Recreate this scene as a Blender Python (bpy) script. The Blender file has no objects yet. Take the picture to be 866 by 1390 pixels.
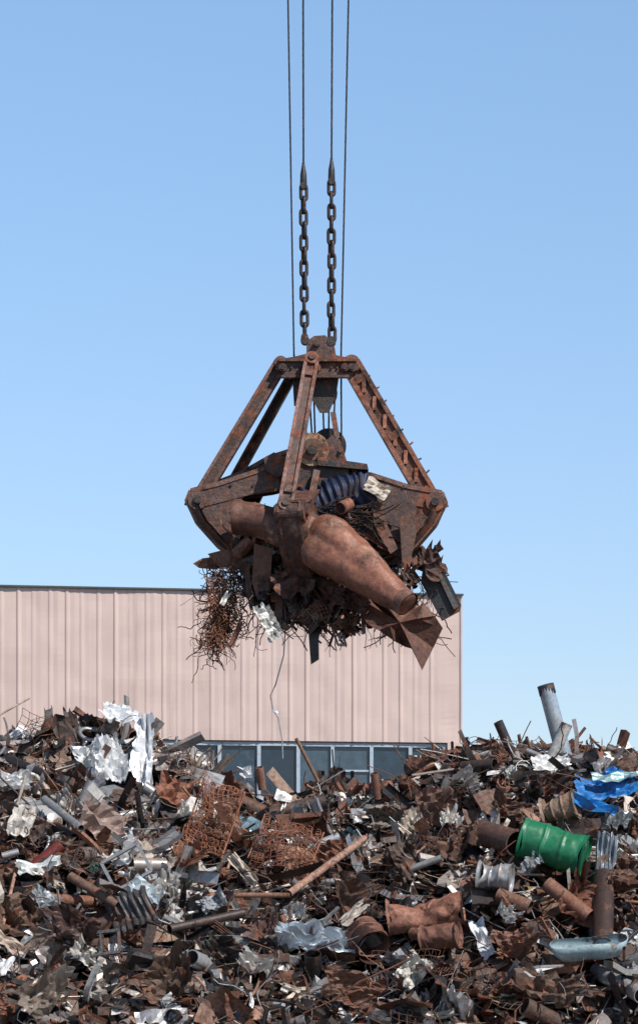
import bpy, math, numpy as np
from mathutils import Vector, noise
rng=np.random.default_rng(7)
F=4000.0; CZ=1.7; HY=1300.0; CX=433.0
def W(px,py,Y): return np.array([(px-CX)/F*Y, Y, CZ+(HY-py)/F*Y])
def nrm(v):
    v=np.asarray(v,float); return v/(np.linalg.norm(v)+1e-9)

# ------------------------------------------------------------ materials
def mk_mat(name, rough=0.8, metal=0.0, rust=0.3, rscale=5.0, bump=0.3, vary=0.6, col=None, rustcol=(0.13,0.048,0.024,1), rustcol2=None, streak=False):
    m=bpy.data.materials.new(name); m.use_nodes=True; nt=m.node_tree; N=nt.nodes; L=nt.links
    bs=N['Principled BSDF']
    tc=N.new('ShaderNodeTexCoord'); mp=N.new('ShaderNodeMapping'); L.new(tc.outputs['Object'],mp.inputs[0])
    if streak: mp.inputs['Scale'].default_value=(1,1,0.12)
    if col is None:
        at=N.new('ShaderNodeAttribute'); at.attribute_name='Col'; cs=at.outputs['Color']
    else:
        rgb=N.new('ShaderNodeRGB'); rgb.outputs[0].default_value=(*col,1); cs=rgb.outputs[0]
    n1=N.new('ShaderNodeTexNoise'); n1.inputs['Scale'].default_value=rscale; n1.inputs['Detail'].default_value=9; n1.inputs['Roughness'].default_value=0.68
    L.new(mp.outputs[0],n1.inputs['Vector'])
    r1=N.new('ShaderNodeMapRange'); r1.inputs['From Min'].default_value=0.62-rust*0.4; r1.inputs['From Max'].default_value=0.74-rust*0.4
    L.new(n1.outputs['Fac'],r1.inputs['Value'])
    mx=N.new('ShaderNodeMix'); mx.data_type='RGBA'; L.new(r1.outputs[0],mx.inputs['Factor']); L.new(cs,mx.inputs['A']); mx.inputs['B'].default_value=rustcol
    if rustcol2:
        n3=N.new('ShaderNodeTexNoise'); n3.inputs['Scale'].default_value=rscale*.8; n3.inputs['Detail'].default_value=6; n3.inputs['Roughness'].default_value=.7
        of=N.new('ShaderNodeVectorMath'); of.operation='ADD'; of.inputs[1].default_value=(7.3,2.1,5.5); L.new(mp.outputs[0],of.inputs[0]); L.new(of.outputs[0],n3.inputs['Vector'])
        r3=N.new('ShaderNodeMapRange'); r3.inputs['From Min'].default_value=.44; r3.inputs['From Max'].default_value=.58; L.new(n3.outputs['Fac'],r3.inputs['Value'])
        m3=N.new('ShaderNodeMix'); m3.data_type='RGBA'; L.new(r3.outputs[0],m3.inputs['Factor']); m3.inputs['A'].default_value=rustcol; m3.inputs['B'].default_value=rustcol2
        L.new(m3.outputs['Result'],mx.inputs['B'])
    n2=N.new('ShaderNodeTexNoise'); n2.inputs['Scale'].default_value=rscale*3.7; n2.inputs['Detail'].default_value=8; n2.inputs['Roughness'].default_value=0.75
    L.new(mp.outputs[0],n2.inputs['Vector'])
    r2=N.new('ShaderNodeMapRange'); r2.inputs['From Min'].default_value=0.3; r2.inputs['From Max'].default_value=0.7; r2.inputs['To Min'].default_value=1-vary; r2.inputs['To Max'].default_value=1+vary
    L.new(n2.outputs['Fac'],r2.inputs['Value'])
    vm=N.new('ShaderNodeVectorMath'); vm.operation='SCALE'; L.new(mx.outputs['Result'],vm.inputs[0]); L.new(r2.outputs[0],vm.inputs['Scale'])
    L.new(vm.outputs[0],bs.inputs['Base Color'])
    rr=N.new('ShaderNodeMapRange'); rr.inputs['To Min'].default_value=rough; rr.inputs['To Max'].default_value=min(1,max(rough,0.85)); L.new(r1.outputs[0],rr.inputs['Value']); L.new(rr.outputs[0],bs.inputs['Roughness'])
    if metal>0:
        mm=N.new('ShaderNodeMapRange'); mm.inputs['To Min'].default_value=metal; mm.inputs['To Max'].default_value=0; L.new(r1.outputs[0],mm.inputs['Value']); L.new(mm.outputs[0],bs.inputs['Metallic'])
    bp=N.new('ShaderNodeBump'); bp.inputs['Strength'].default_value=bump; bp.inputs['Distance'].default_value=0.02
    L.new(n2.outputs['Fac'],bp.inputs['Height']); L.new(bp.outputs[0],bs.inputs['Normal'])
    return m
M_RUST=mk_mat('rusted_steel',0.6,0.05,0.27,5,0.7,0.65,rustcol=(0.20,0.075,0.038,1),rustcol2=(.038,.025,.021,1))
M_METAL=mk_mat('galvanised_sheet',0.36,0.4,0.17,4,0.25,0.35,rustcol2=(.26,.22,.20,1))
M_PAINT=mk_mat('weathered_paint',0.5,0,0.18,5,0.3,0.35,rustcol2=(.05,.04,.036,1))
M_DARK=mk_mat('oily_dark_steel',0.42,0.3,0.20,6,0.4,0.5)
MATS=[M_RUST,M_METAL,M_PAINT,M_DARK]
M_GRAB=mk_mat('grab_rusted_paint',0.46,0.12,0.36,4.2,0.8,0.7,rustcol=(0.25,0.078,0.036,1),rustcol2=(.032,.022,.019,1))

# ------------------------------------------------------------ mesh builder
class MB:
    def __init__(s): s.v=[];s.n=0;s.f=[];s.mi=[];s.sm=[];s.c=[]
    def add(s,v,f,mat=0,col=(.1,.05,.03),smooth=False):
        v=np.asarray(v,float); b=s.n; s.v.append(v); s.n+=len(v)
        s.f.extend([tuple(i+b for i in q) for q in f]); s.mi.extend([mat]*len(f)); s.sm.extend([smooth]*len(f))
        s.c.append(np.tile(np.array([*col,1.0]),(len(v),1)))
    def obj(s,name,parent=None,mats=None,recentre=True):
        V=np.concatenate(s.v); C=np.concatenate(s.c)
        o0=(V.min(0)+V.max(0))/2 if recentre else np.zeros(3)
        me=bpy.data.meshes.new(name); me.from_pydata((V-o0).tolist(),[],s.f)
        for m in (mats or MATS): me.materials.append(m)
        me.polygons.foreach_set('material_index',s.mi); me.polygons.foreach_set('use_smooth',s.sm)
        a=me.color_attributes.new('Col','FLOAT_COLOR','POINT'); a.data.foreach_set('color',C.ravel())
        me.update()
        o=bpy.data.objects.new(name,me); bpy.context.scene.collection.objects.link(o); o.location=o0
        if parent: o.parent=parent
        return o
def empty(name):
    e=bpy.data.objects.new(name,None); bpy.context.scene.collection.objects.link(e); return e

def tube(mb,pts,rad,n=6,mat=0,col=(.1,.05,.03),closed=False,smooth=True,caps=False,phase=0.0):
    pts=np.asarray(pts,float); k=len(pts)
    rad=np.ones(k)*rad if np.isscalar(rad) else np.asarray(rad,float)
    if closed: t=np.roll(pts,-1,0)-np.roll(pts,1,0)
    else: t=np.gradient(pts,axis=0)
    t/= (np.linalg.norm(t,axis=1,keepdims=True)+1e-9)
    u=np.cross(t[0],[0,0,1.0]); 
    if np.linalg.norm(u)<.1: u=np.cross(t[0],[1.0,0,0])
    u=nrm(u); ang=np.arange(n)*2*math.pi/n+phase; ca=np.cos(ang)[:,None]; sa=np.sin(ang)[:,None]
    V=[]
    for i in range(k):
        u=u-t[i]*np.dot(u,t[i]); u=nrm(u); b=np.cross(t[i],u)
        V.append(pts[i]+rad[i]*(ca*u+sa*b))
    V=np.concatenate(V); f=[]
    for i in range(k if closed else k-1):
        a=i*n; c=((i+1)%k)*n
        for j in range(n):
            j2=(j+1)%n; f.append((a+j,a+j2,c+j2,c+j))
    if caps and not closed:
        f.append(tuple(range(n))[::-1]); f.append(tuple(range((k-1)*n,k*n)))
    mb.add(V,f,mat,col,smooth)
def pipe(mb,a,b,r,th=None,n=14,mat=0,col=(.1,.05,.03),flange=0):
    a=np.asarray(a,float);b=np.asarray(b,float);th=th or r*.12;d=nrm(b-a);L=np.linalg.norm(b-a)
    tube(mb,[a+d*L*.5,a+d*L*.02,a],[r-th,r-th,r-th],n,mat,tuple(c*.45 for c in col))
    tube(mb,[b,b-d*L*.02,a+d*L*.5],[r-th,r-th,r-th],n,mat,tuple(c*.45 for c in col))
    tube(mb,[a,a+d*.001],[r-th,r],n,mat,col,smooth=False); tube(mb,[b-d*.001,b],[r,r-th],n,mat,col,smooth=False)
    tube(mb,[a+d*.001,(a+b)/2,b-d*.001],[r,r,r],n,mat,col)
    if flange:
        for q,s in((a,1),(b,-1)): tube(mb,[q,q,q+d*s*.04,q+d*s*.04],[r,r*flange,r*flange,r],n,mat,col,smooth=False)
def disc(mb,c,ax,r,th,n=20,mat=0,col=(.1,.05,.03)):
    ax=nrm(ax); c=np.asarray(c,float); tube(mb,[c-ax*th/2,c+ax*th/2],r,n,mat,col,smooth=False,caps=True)
def box(mb,c,R,s,mat=0,col=(.1,.05,.03)):
    sx,sy,sz=[q/2 for q in s]
    V=np.array([[x*sx,y*sy,z*sz] for x in(-1,1) for y in(-1,1) for z in(-1,1)])
    f=[(0,1,3,2),(4,6,7,5),(0,4,5,1),(2,3,7,6),(0,2,6,4),(1,5,7,3)]
    mb.add(V@np.asarray(R).T+c,f,mat,col)
def beam(mb,a,b,w,h,up=(0,-1,0),mat=0,col=(.1,.05,.03),w2=None):
    a=np.asarray(a,float);b=np.asarray(b,float);d=nrm(b-a);u=np.asarray(up,float);u=nrm(u-d*np.dot(u,d));s=np.cross(d,u)
    w2=w2 or w
    V=[p+s*sx*ww/2+u*sy*h/2 for p,ww in((a,w),(b,w2)) for sx,sy in((-1,-1),(1,-1),(1,1),(-1,1))]
    f=[(3,2,1,0),(4,5,6,7)]+[(i,(i+1)%4,4+(i+1)%4,4+i) for i in range(4)]
    mb.add(V,f,mat,col)
def polyplate(mb,P,off,mat=0,col=(.1,.05,.03)):
    P=np.asarray(P,float);k=len(P);off=np.asarray(off,float)
    V=np.concatenate([P-off/2,P+off/2]); f=[tuple(range(k)),tuple(range(2*k-1,k-1,-1))]
    f+=[(i,k+i,k+(i+1)%k,(i+1)%k) for i in range(k)]
    mb.add(V,f,mat,col)
def tri(x): return np.abs((x%1.0)-.5)*2
def sheet(mb,c,R,w,h,amp,nx=6,ny=6,mat=1,col=(.4,.4,.4),curl=0.0,smooth=False,jag=.25,folds=4,r=None):
    r=r or rng
    X,Y=np.meshgrid(np.linspace(-.5,.5,nx),np.linspace(-.5,.5,ny)); x=X.ravel().copy();y=Y.ravel().copy()
    z=np.zeros_like(x)
    for i in range(folds):
        a=r.uniform(0,math.pi); fq=r.uniform(.6,2.2)*(1+i*.45); z+=amp/(1+.7*i)*(tri(x*math.cos(a)*fq+y*math.sin(a)*fq+r.uniform(0,1))-.5)
    z+=r.normal(0,amp*.10,len(x))
    x=x+r.normal(0,jag/nx*.5,len(x)); y=y+r.normal(0,jag/ny*.5,len(y))
    xx=x*w; yy=y*h
    if abs(curl)>.01:
        rad=w/curl; an=xx/rad; xx=np.sin(an)*(rad+z); zz=(1-np.cos(an))*rad+z*np.cos(an)
    else: zz=z
    V=np.stack([xx,yy,zz],1)@np.asarray(R).T+c
    f=[(j*nx+i,j*nx+i+1,(j+1)*nx+i+1,(j+1)*nx+i) for j in range(ny-1) for i in range(nx-1) if not(jag>.2 and (i in(0,nx-2) or j in(0,ny-2)) and r.random()<.12)]
    mb.add(V,f,mat,col,smooth)
def blob(mb,c,R,s,amp=.2,mat=0,col=(.1,.05,.03),n=9,m=7,p=.6,r=None):
    r=r or rng
    V=[]
    f_=lambda q:math.copysign(abs(q)**p,q)
    for j in range(m+1):
        ph=-math.pi/2+math.pi*j/m
        for i in range(n):
            th=2*math.pi*i/n
            V.append([f_(math.cos(ph))*f_(math.cos(th)),f_(math.cos(ph))*f_(math.sin(th)),f_(math.sin(ph))])
    V=np.array(V); d=np.zeros(len(V))
    for k in range(4):
        dr=nrm(r.normal(size=3)); d+=amp*(tri(V@dr*r.uniform(.5,1.3)+r.random())-.5)
    V=V*(1+d)[:,None]*np.array(s)/2
    f=[(j*n+i,j*n+(i+1)%n,(j+1)*n+(i+1)%n,(j+1)*n+i) for j in range(m) for i in range(n)]
    mb.add(V@np.asarray(R).T+c,f,mat,col,False)
def rotz_to(nv,ang,):
    z=nrm(nv); x=np.array([math.cos(ang),math.sin(ang),0.]); x=nrm(x-z*np.dot(x,z)); y=np.cross(z,x)
    return np.stack([x,y,z],1)

RUSTS=[(.13,.055,.034),(.17,.072,.046),(.08,.042,.03),(.23,.10,.06),(.05,.033,.028),(.11,.065,.05),(.27,.155,.11),(.15,.056,.03),(.08,.052,.044),(.20,.135,.10),(.06,.044,.038)]
DARKS=[(.018,.017,.018),(.035,.032,.032),(.055,.05,.05),(.028,.026,.03)]
GREYS=[(.34,.34,.35),(.43,.43,.44),(.23,.23,.24),(.48,.47,.46),(.36,.31,.28),(.28,.24,.23)]
LIGHT=[(.66,.64,.61),(.54,.49,.44),(.50,.42,.34),(.58,.59,.61)]
COLS=[(.02,.06,.15),(.03,.10,.08),(.10,.18,.23),(.30,.2,.09),(.2,.04,.03),(.3,.34,.33)]
def pick(r,wg=.12,wl=.05):
    q=r.random()
    if q<wl: return 2,LIGHT[r.integers(len(LIGHT))]
    q-=wl
    if q<wg: return 1,GREYS[r.integers(len(GREYS))]
    q-=wg
    if q<.012: return 2,COLS[r.integers(len(COLS))]
    if q<.20: return 3,DARKS[r.integers(len(DARKS))]
    return 0,RUSTS[r.integers(len(RUSTS))]
def wire(mb,p,d,L,r,rad,mat,col,k=8,wig=.35,n=3):
    pts=[np.array(p,float)]; d=nrm(d)
    for i in range(k): 
        d=nrm(d+r.normal(0,wig,3)); pts.append(pts[-1]+d*L/k)
    tube(mb,pts,rad,n,mat,col)
def gridmesh(mb,c,R,w,h,nx,ny,rad,mat,col,r,warp=.06):
    ph=r.uniform(0,6,4)
    def P(x,y): return np.array([x*w+warp*.4*math.sin(9*y+ph[2]),y*h+warp*.4*math.sin(8*x+ph[3]),warp*(math.sin(5*x+ph[0])+math.sin(6*y+ph[1]))])
    for i in range(nx):
        x=-.5+i/(nx-1); tube(mb,[np.asarray(R)@P(x,y)+c for y in np.linspace(-.5,.5,9)],rad,3,mat,col)
    for j in range(ny):
        y=-.5+j/(ny-1); tube(mb,[np.asarray(R)@P(x,y)+c for x in np.linspace(-.5,.5,9)],rad,3,mat,col)
def scrap_piece(mb,p,R,s,r,lb=1.0):
    t=r.random(); lin=1.5 if .22<t<.60 else 1.0
    mat,col=pick(r,.13*lb*lin,.06*lb*lin)
    q=r.uniform(.65,1.35); col=tuple(min(.8,c*q) for c in col); ax=R[:,0]; nz=R[:,2]
    if t<.24:   # torn sheet
        k=7 if s<.5 else 11
        sheet(mb,p,R,s*r.uniform(.45,.95),s*r.uniform(.3,.65),s*r.uniform(.06,.18),k,k,mat,col,curl=r.choice([0,0,.8,1.6,3]),jag=r.choice([.1,.3]),folds=5,r=r)
    elif t<.33: # strip
        a=r.uniform(0.2,2.2); sheet(mb,p,R,s*r.uniform(.9,1.6),s*r.uniform(.06,.16),s*.04,9,3,mat,col,curl=a,jag=.1,r=r)
    elif t<.42: # rod
        L=s*r.uniform(.9,2.0); rad=r.uniform(.006,.022)
        wire(mb,p-ax*L/2,ax,L,r,rad,mat,col,k=4,wig=r.choice([.02,.06,.2]),n=5)
    elif t<.52: # pipe
        L=s*r.uniform(.5,1.3); pipe(mb,p-ax*L/2,p+ax*L/2,min(s*.2,r.uniform(.025,.10)),n=12,mat=mat,col=col)
    elif t<.66: # rolled profile
        L=s*r.uniform(.7,1.7); w=r.uniform(.025,.09)*min(1,.4+s); pr=[[(-w,w),(-w,0),(w,0)],[(-w,w),(-w,0),(w,0),(w,w)],[(-w,0),(w,0)]][r.integers(3)]
        V=[];nseg=4;bend=r.normal(0,.15)
        for i in range(nseg+1):
            q=i/nseg-.5
            for a,b in pr: V.append([q*L,a,b+bend*L*(abs(q)*2)**2])
        k=len(pr); f=[(i*k+j,i*k+j+1,(i+1)*k+j+1,(i+1)*k+j) for i in range(nseg) for j in range(k-1)]
        mb.add(np.array(V)@R.T+p,f,mat,col)
    elif t<.75: # crushed lump
        blob(mb,p,R,np.array([s*.7,s*.5,s*.35])*r.uniform(.45,.9),.45,mat,col,n=13,m=10,r=r)
    elif t<.82: # thick torn plate
        k=r.integers(4,8); an=np.sort(r.uniform(0,6.28,k)); P=[p+R@np.array([math.cos(a)*s*.5*r.uniform(.5,1),math.sin(a)*s*.3*r.uniform(.5,1),r.normal(0,.015)]) for a in an]
        polyplate(mb,P,nz*r.uniform(.008,.03),mat,col)
    elif t<.87: # bar
        box(mb,p,R,(s*r.uniform(.6,1.6),r.uniform(.02,.1),r.uniform(.015,.06)),mat,col)
    elif t<.905: # dented can / canister
        L=s*r.uniform(.4,.65); rr=L*r.uniform(.2,.34); K=9
        tube(mb,[p+ax*(i/K-.5)*L+nz*r.normal(0,rr*.1) for i in range(K+1)],[rr*r.uniform(.8,1.05)*(1 if 0<i<K else .93) for i in range(K+1)],15,mat,col,caps=r.random()<.6,smooth=r.random()<.5)
    elif t<.935: # ring / rim
        q=s*r.uniform(.15,.3); tube(mb,[p+R@np.array([q*math.cos(a),q*math.sin(a),0]) for a in np.arange(14)*math.pi/7],r.uniform(.008,.035),6,mat,col,closed=True)
    elif t<.965:
        gridmesh(mb,p,R,s*.9,s*.6,11,8,.004,0,RUSTS[r.integers(len(RUSTS))],r,.05)
    elif t<.985: # coil of cable
        q=s*r.uniform(.1,.25); a=np.arange(40)*.6; tube(mb,[p+R@np.array([q*(1+.15*math.sin(x*.37))*math.cos(x),q*math.sin(x),.004*x+.02*math.sin(x*.7)]) for x in a],.007,4,mat,col)
    else: # frame
        w,h=s*r.uniform(.4,.7),s*r.uniform(.3,.6); th=.02
        for x0,y0,x1,y1 in((-w,-h,w,-h),(-w,h,w,h),(-w,-h,-w,h),(w,-h,w,h)):
            beam(mb,p+R@np.array([x0/2,y0/2,0]),p+R@np.array([x1/2,y1/2,0]),th*1.6,th,nz,mat,col)

# ------------------------------------------------------------ pile terrain
RY=36.5
prof=[(-1300,1500),(-700,1200),(-300,1060),(0,1030),(80,1012),(150,1014),(210,1034),(270,1044),(310,1082),(350,1106),(440,1110),(500,1102),(560,1080),(600,1052),(650,1044),(700,1032),(760,1037),(800,1040),(866,1058),(1100,1120),(1500,1300),(1900,1500)]
pxs=np.array([(a-CX)/F*RY for a,b in prof]); pzs=np.array([CZ+(HY-b)/F*RY for a,b in prof])
def H(x,y):
    top=float(np.interp(x,pxs,pzs))
    t=(y-30.3)/(RY-30.3) if y<RY else (45.5-y)/(45.5-RY)
    t=min(max(t,0),1); s=t*(1.25-.25*t*t) if y<RY else t*t*(3-2*t)
    s=min(s,1)
    n=noise.noise(Vector((x*.7,y*.7,3)))*.34+noise.noise(Vector((x*1.9,y*1.9,9)))*.28+noise.noise(Vector((x*3.7,y*3.7,4)))*.17
    return top*s+n*min(1,s*3)*(1-.6*(max(0,1-abs(y-RY)/1.2))) - .05*(1-min(1,t*8))
def NRM(x,y):
    e=.15; return nrm([H(x-e,y)-H(x+e,y),H(x,y-e)-H(x,y+e),2*e])
def at(px,py,up=0.0):
    Y=29.0
    while Y<36.4:
        p=W(px,py,Y)
        if p[2]<=H(p[0],Y)+up: break
        Y+=.03
    return W(px,py,Y)

mb=MB(); xs=np.arange(-13,13.01,.16); ys=np.arange(29.8,46,.16); V=[];nx=len(xs)
for y in ys:
    for x in xs: V.append((x+noise.noise(Vector((x*5,y*5,1)))*.07,y,H(x,y)+noise.noise(Vector((x*4,y*4,7)))*.12-.26))
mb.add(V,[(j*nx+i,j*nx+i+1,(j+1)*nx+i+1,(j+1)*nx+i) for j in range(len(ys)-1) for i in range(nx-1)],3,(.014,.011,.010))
EXC=[]
def exc(p,r): EXC.append((np.array(p),r))

# ------------------------------------------------------------ individually built pieces lying on the pile
def axes(ax,up=(0,-.6,.8)):
    x=nrm(ax); z=np.asarray(up,float); z=nrm(z-x*np.dot(x,z)); y=np.cross(z,x); return np.stack([x,y,z],1)
def drum(name,px,py,L,r,ax,col,mat=2,up=.38,ribs=True,dent=.04,lid=True,ex=.5,M=None):
    c=at(px,py,up); ax=nrm(ax); m=MB(); n=44
    ts=[];rs=[]
    K=48
    for i in range(K+1):
        t=i/K; ts.append(t); q=r
        if ribs:
            for rb in(.34,.66): q+=.022*math.exp(-((t-rb)/.022)**2)
            if t<.03 or t>.97: q+=.014
        rs.append(q)
    pts=[c+ax*(t-.5)*L for t in ts]
    tube(m,pts,rs,n,0,col)
    if lid:
        for sgn in(-1,1):
            e=c+ax*sgn*L/2; tube(m,[e,e-ax*sgn*.03,e-ax*sgn*.03],[r+.014,r-.012,.001],n,0,col,smooth=False)
            disc(m,e-ax*sgn*.026+axes(ax)[:,2]*r*.6,ax,.03,.02,10,0,(.2,.2,.2))
    else:
        tube(m,[pts[0],c,pts[-1]],[r-.004]*3,n,0,tuple(q*.3 for q in col))
    V=m.v[0]
    for i in range(len(V)):
        d=noise.noise(Vector(V[i]*2.3)); d2=noise.noise(Vector(V[i]*6.3+3)); V[i]+= (c-V[i])*max(0,d)*dent*6+ (c-V[i])*(d*.04+abs(d2)*dent*1.8)
    exc(c,ex)
    return m.obj(name,None,[M or MATS[mat]])
M_GREEN=mk_mat('worn_green_paint',.4,0,.17,7,.2,.25,rustcol=(.05,.16,.10,1),rustcol2=(.09,.05,.035,1))
drum('green_oil_drum',752,1151,.76,.235,(.93,-.25,-.27),(.012,.15,.068),dent=.045,up=.5,M=M_GREEN)
drum('grey_steel_drum',672,1192,.38,.17,(.9,-.2,-.1),(.36,.36,.36),1,dent=.12,ex=.3)
drum('rusty_oil_drum',500,1278,.40,.2,(.25,-.75,-.35),(.15,.066,.044),0,dent=.09,lid=False,ex=.35)
drum('rusty_oil_drum',760,1098,.40,.17,(.9,-.3,.25),(.24,.16,.115),0,dent=.12,ex=.3)
drum('crushed_rusty_drum',578,1240,.85,.2,(.98,-.1,.12),(.27,.12,.08),0,ribs=False,dent=.2,ex=.45)
drum('crushed_rusty_drum',598,1272,.42,.14,(.9,-.35,.1),(.17,.075,.05),0,ribs=False,dent=.16,ex=.3)
def pp(name,a,b,r,col,mat=0,upa=.35,flange=0,Ya=None,Yb=None,th=None,ex=True):
    A=W(*a,Ya) if Ya else at(*a,upa); B=W(*b,Yb) if Yb else at(*b,upa)
    m=MB(); pipe(m,A,B,r,th,18,0,col,flange)
    if ex:
        for t in(.15,.5,.85): exc(A*(1-t)+B*t,max(.12,r*1.2))
    return m.obj(name,None,[MATS[mat]])
chim=empty('steel_chimney_pipe')
pp('pipe_body',(741,933),(766,1028),.098,(.38,.43,.48),1,Ya=36.0,Yb=36.1).parent=chim
m=MB(); A=W(740.3,930,36.0);B=W(743.7,943,36.02); tube(m,[A,B],.104,18,0,(.03,.03,.035),caps=True); m.obj('pipe_collar',chim,[M_DARK])
pp('rusty_long_pipe',(392,1214),(495,1139),.042,(.34,.20,.15),0,.42)
pp('rusty_long_pipe',(318,1216),(394,1216),.03,(.24,.13,.09),0,.42)
pp('flanged_steel_pipe',(820,1190),(818,1285),.115,(.07,.045,.038),3,.35,1.35)
pp('large_rusty_pipe',(650,1130),(700,1145),.15,(.09,.05,.038),0,.4)
pp('rusty_pipe',(676,1215),(720,1232),.08,(.18,.095,.065),0,.35)
pp('rusty_pipe',(742,1200),(800,1245),.085,(.19,.085,.055),0,.35)
pp('rusty_pipe',(560,1268),(615,1275),.07,(.18,.09,.06),0,.35)
pp('thin_rusty_rod',(402,1003),(432,1062),.022,(.22,.12,.07),0,Ya=35.8,Yb=36.0,ex=False)
pp('thin_steel_rod',(-6,974),(40,948),.013,(.45,.36,.28),0,Ya=36.2,Yb=36.3,ex=False)
pp('dark_steel_pipe',(676,980),(700,1035),.06,(.05,.04,.04),3,Ya=36.2,Yb=36.3)
pp('rusty_pipe',(352,1042),(356,1072),.05,(.25,.13,.09),0,Ya=35.9,Yb=36.0)
pp('rusty_pipe',(508,1050),(512,1085),.05,(.2,.1,.07),0,Ya=35.9,Yb=36.0)
pp('dark_steel_pipe',(12,1030),(70,1055),.05,(.05,.04,.04),3,.4)
pp('dark_steel_pipe',(230,1262),(330,1240),.05,(.06,.045,.04),3,.4)
pp('rusty_pipe',(95,1190),(160,1230),.055,(.14,.08,.058),0,.4)
pp('galvanised_pipe',(60,1085),(110,1125),.045,(.3,.3,.3),1,.4)
pp('galvanised_pipe',(530,1190),(600,1165),.04,(.35,.35,.34),1,.4)
def sh(name,px,py,w,h,ax,up,col,mat=1,amp=.08,n=12,curl=0,upo=.38,Y=None,ex=None,smooth=False,seed=1,jag=.12,folds=5):
    c=W(px,py,Y) if Y else at(px,py,upo); m=MB(); r=np.random.default_rng(seed)
    sheet(m,c,axes(ax,up),w,h,amp,n,n,0,col,curl,smooth,jag,folds,r)
    if ex!=0: exc(c,ex or min(w,h)*.5)
    return m.obj(name,None,[MATS[mat]])
M_SIL=mk_mat('crumpled_foil_sheet',.36,.35,.06,5,.2,.2,rustcol=(.35,.3,.26,1)); MATS.append(M_SIL)
sh('crumpled_silver_sheet',163,972,.48,.30,(.9,0,-.35),(.1,-.7,.7),(.74,.75,.76),4,.12,14,.8,Y=35.8,seed=3,jag=.3)
sh('crumpled_silver_sheet',140,1035,.60,.66,(.9,.1,.35),(0,-.8,.5),(.70,.71,.72),4,.20,22,.5,seed=4,jag=.4,folds=10,Y=35.35,ex=.42)
sh('bent_silver_panel',197,1020,.26,.92,(.95,-.2,.15),(-.1,-.9,.3),(.72,.73,.75),4,.14,14,1.8,Y=35.3,seed=5,jag=.3,ex=.3)
exc(W(197,990,35.4),.25); exc(W(190,1050,35.3),.25)
sh('rusty_steel_plate',95,1000,.30,.62,(.85,.2,.3),(.2,-.95,.1),(.07,.045,.038),0,.08,8,0,Y=36.0,seed=6,jag=.9)
sh('rusty_steel_plate',240,1074,.46,.40,(.9,0,-.2),(.1,-.8,.5),(.24,.095,.055),0,.12,10,.5,seed=7,jag=.5)
sh('dented_grey_panel',140,1116,.55,.48,(.85,.2,-.35),(.1,-.8,.5),(.28,.20,.17),2,.12,10,0,seed=8,jag=.4)
sh('white_metal_sheet',748,1037,.44,.26,(.95,0,.1),(.1,-.7,.7),(.74,.74,.72),4,.12,12,.4,Y=35.5,seed=9,jag=.4,ex=.25)
sh('white_metal_sheet',54,1178,.50,.20,(.95,0,.15),(.1,-.7,.7),(.62,.64,.62),2,.1,10,.8,seed=29,jag=.3)
sh('white_metal_sheet',195,1215,.38,.32,(.8,0,-.5),(.1,-.8,.5),(.52,.57,.6),4,.1,10,.3,seed=39,jag=.3)
sh('white_metal_sheet',432,1278,.95,.30,(.95,0,-.2),(.1,-.7,.6),(.52,.57,.62),4,.2,18,.5,seed=49,jag=.4,folds=9,ex=.25)
sh('white_metal_sheet',30,1115,.26,.42,(.8,0,-.3),(.1,-.8,.5),(.55,.52,.48),2,.1,10,.5,seed=59,jag=.4)
sh('white_metal_sheet',385,1082,.2,.14,(.9,0,-.3),(.1,-.8,.5),(.75,.75,.75),2,.05,6,.3,Y=35.6,seed=60)
sh('white_metal_sheet',655,1275,.16,.5,(.9,0,.3),(.1,-.8,.5),(.58,.6,.63),2,.08,9,.8,seed=61)
sh('white_metal_sheet',335,1050,.14,.2,(.9,0,.3),(.1,-.8,.5),(.55,.57,.6),2,.08,9,.8,Y=36,seed=62)
for i,(px,py,w,h) in enumerate([(20,1060,.4,.3),(90,1090,.3,.34),(255,1105,.26,.2),(60,1220,.34,.26),(170,1160,.4,.2),(230,1200,.24,.34),(120,1300,.4,.22),(290,1225,.3,.2),(400,1240,.26,.2),(640,1060,.26,.2),(610,1110,.24,.3),(720,1175,.3,.16),(690,1240,.26,.2),(350,1310,.4,.24),(560,1320,.34,.26),(840,1110,.3,.2)]):
    sh('bent_grey_sheet',px,py,w,h,(.8,.1*(-1)**i,math.sin(i*1.9)*.8),(.4*math.sin(i),-.75,.5),[(.5,.5,.5),(.42,.40,.38),(.58,.55,.5),(.36,.38,.40)][i%4],[4,1,2,4][i%4],.14,12,.6,seed=120+i,jag=.3,folds=7)
sh('beige_metal_sheet',560,1120,.3,.3,(.7,0,.7),(.1,-.8,.5),(.42,.36,.29),2,.1,9,.5,seed=63)
sh('beige_metal_sheet',330,1180,.12,.45,(.7,0,.6),(.1,-.8,.5),(.46,.40,.33),2,.08,9,.5,seed=64)
sh('beige_metal_sheet',480,1240,.12,.4,(.6,0,-.7),(.1,-.8,.5),(.45,.41,.37),2,.08,9,.5,seed=65)
sh('beige_metal_sheet',10,1280,.5,.16,(.8,0,-.5),(.1,-.8,.5),(.44,.35,.29),2,.08,9,.5,seed=66)
sh('blue_car_panel',828,1068,.78,.46,(.95,-.1,.12),(-.1,-.65,.75),(.014,.15,.42),2,.14,20,.8,seed=11,upo=.5,jag=.3,folds=7,ex=.42)
sh('blue_car_panel',806,1094,.55,.16,(.9,-.1,-.3),(0,-.8,.55),(.02,.2,.5),2,.08,8,.6,seed=12,upo=.55)
sh('teal_metal_panel',838,1054,.6,.18,(.97,0,.1),(0,-.5,.85),(.24,.38,.40),1,.05,9,.3,seed=13,upo=.7,ex=0)
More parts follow.
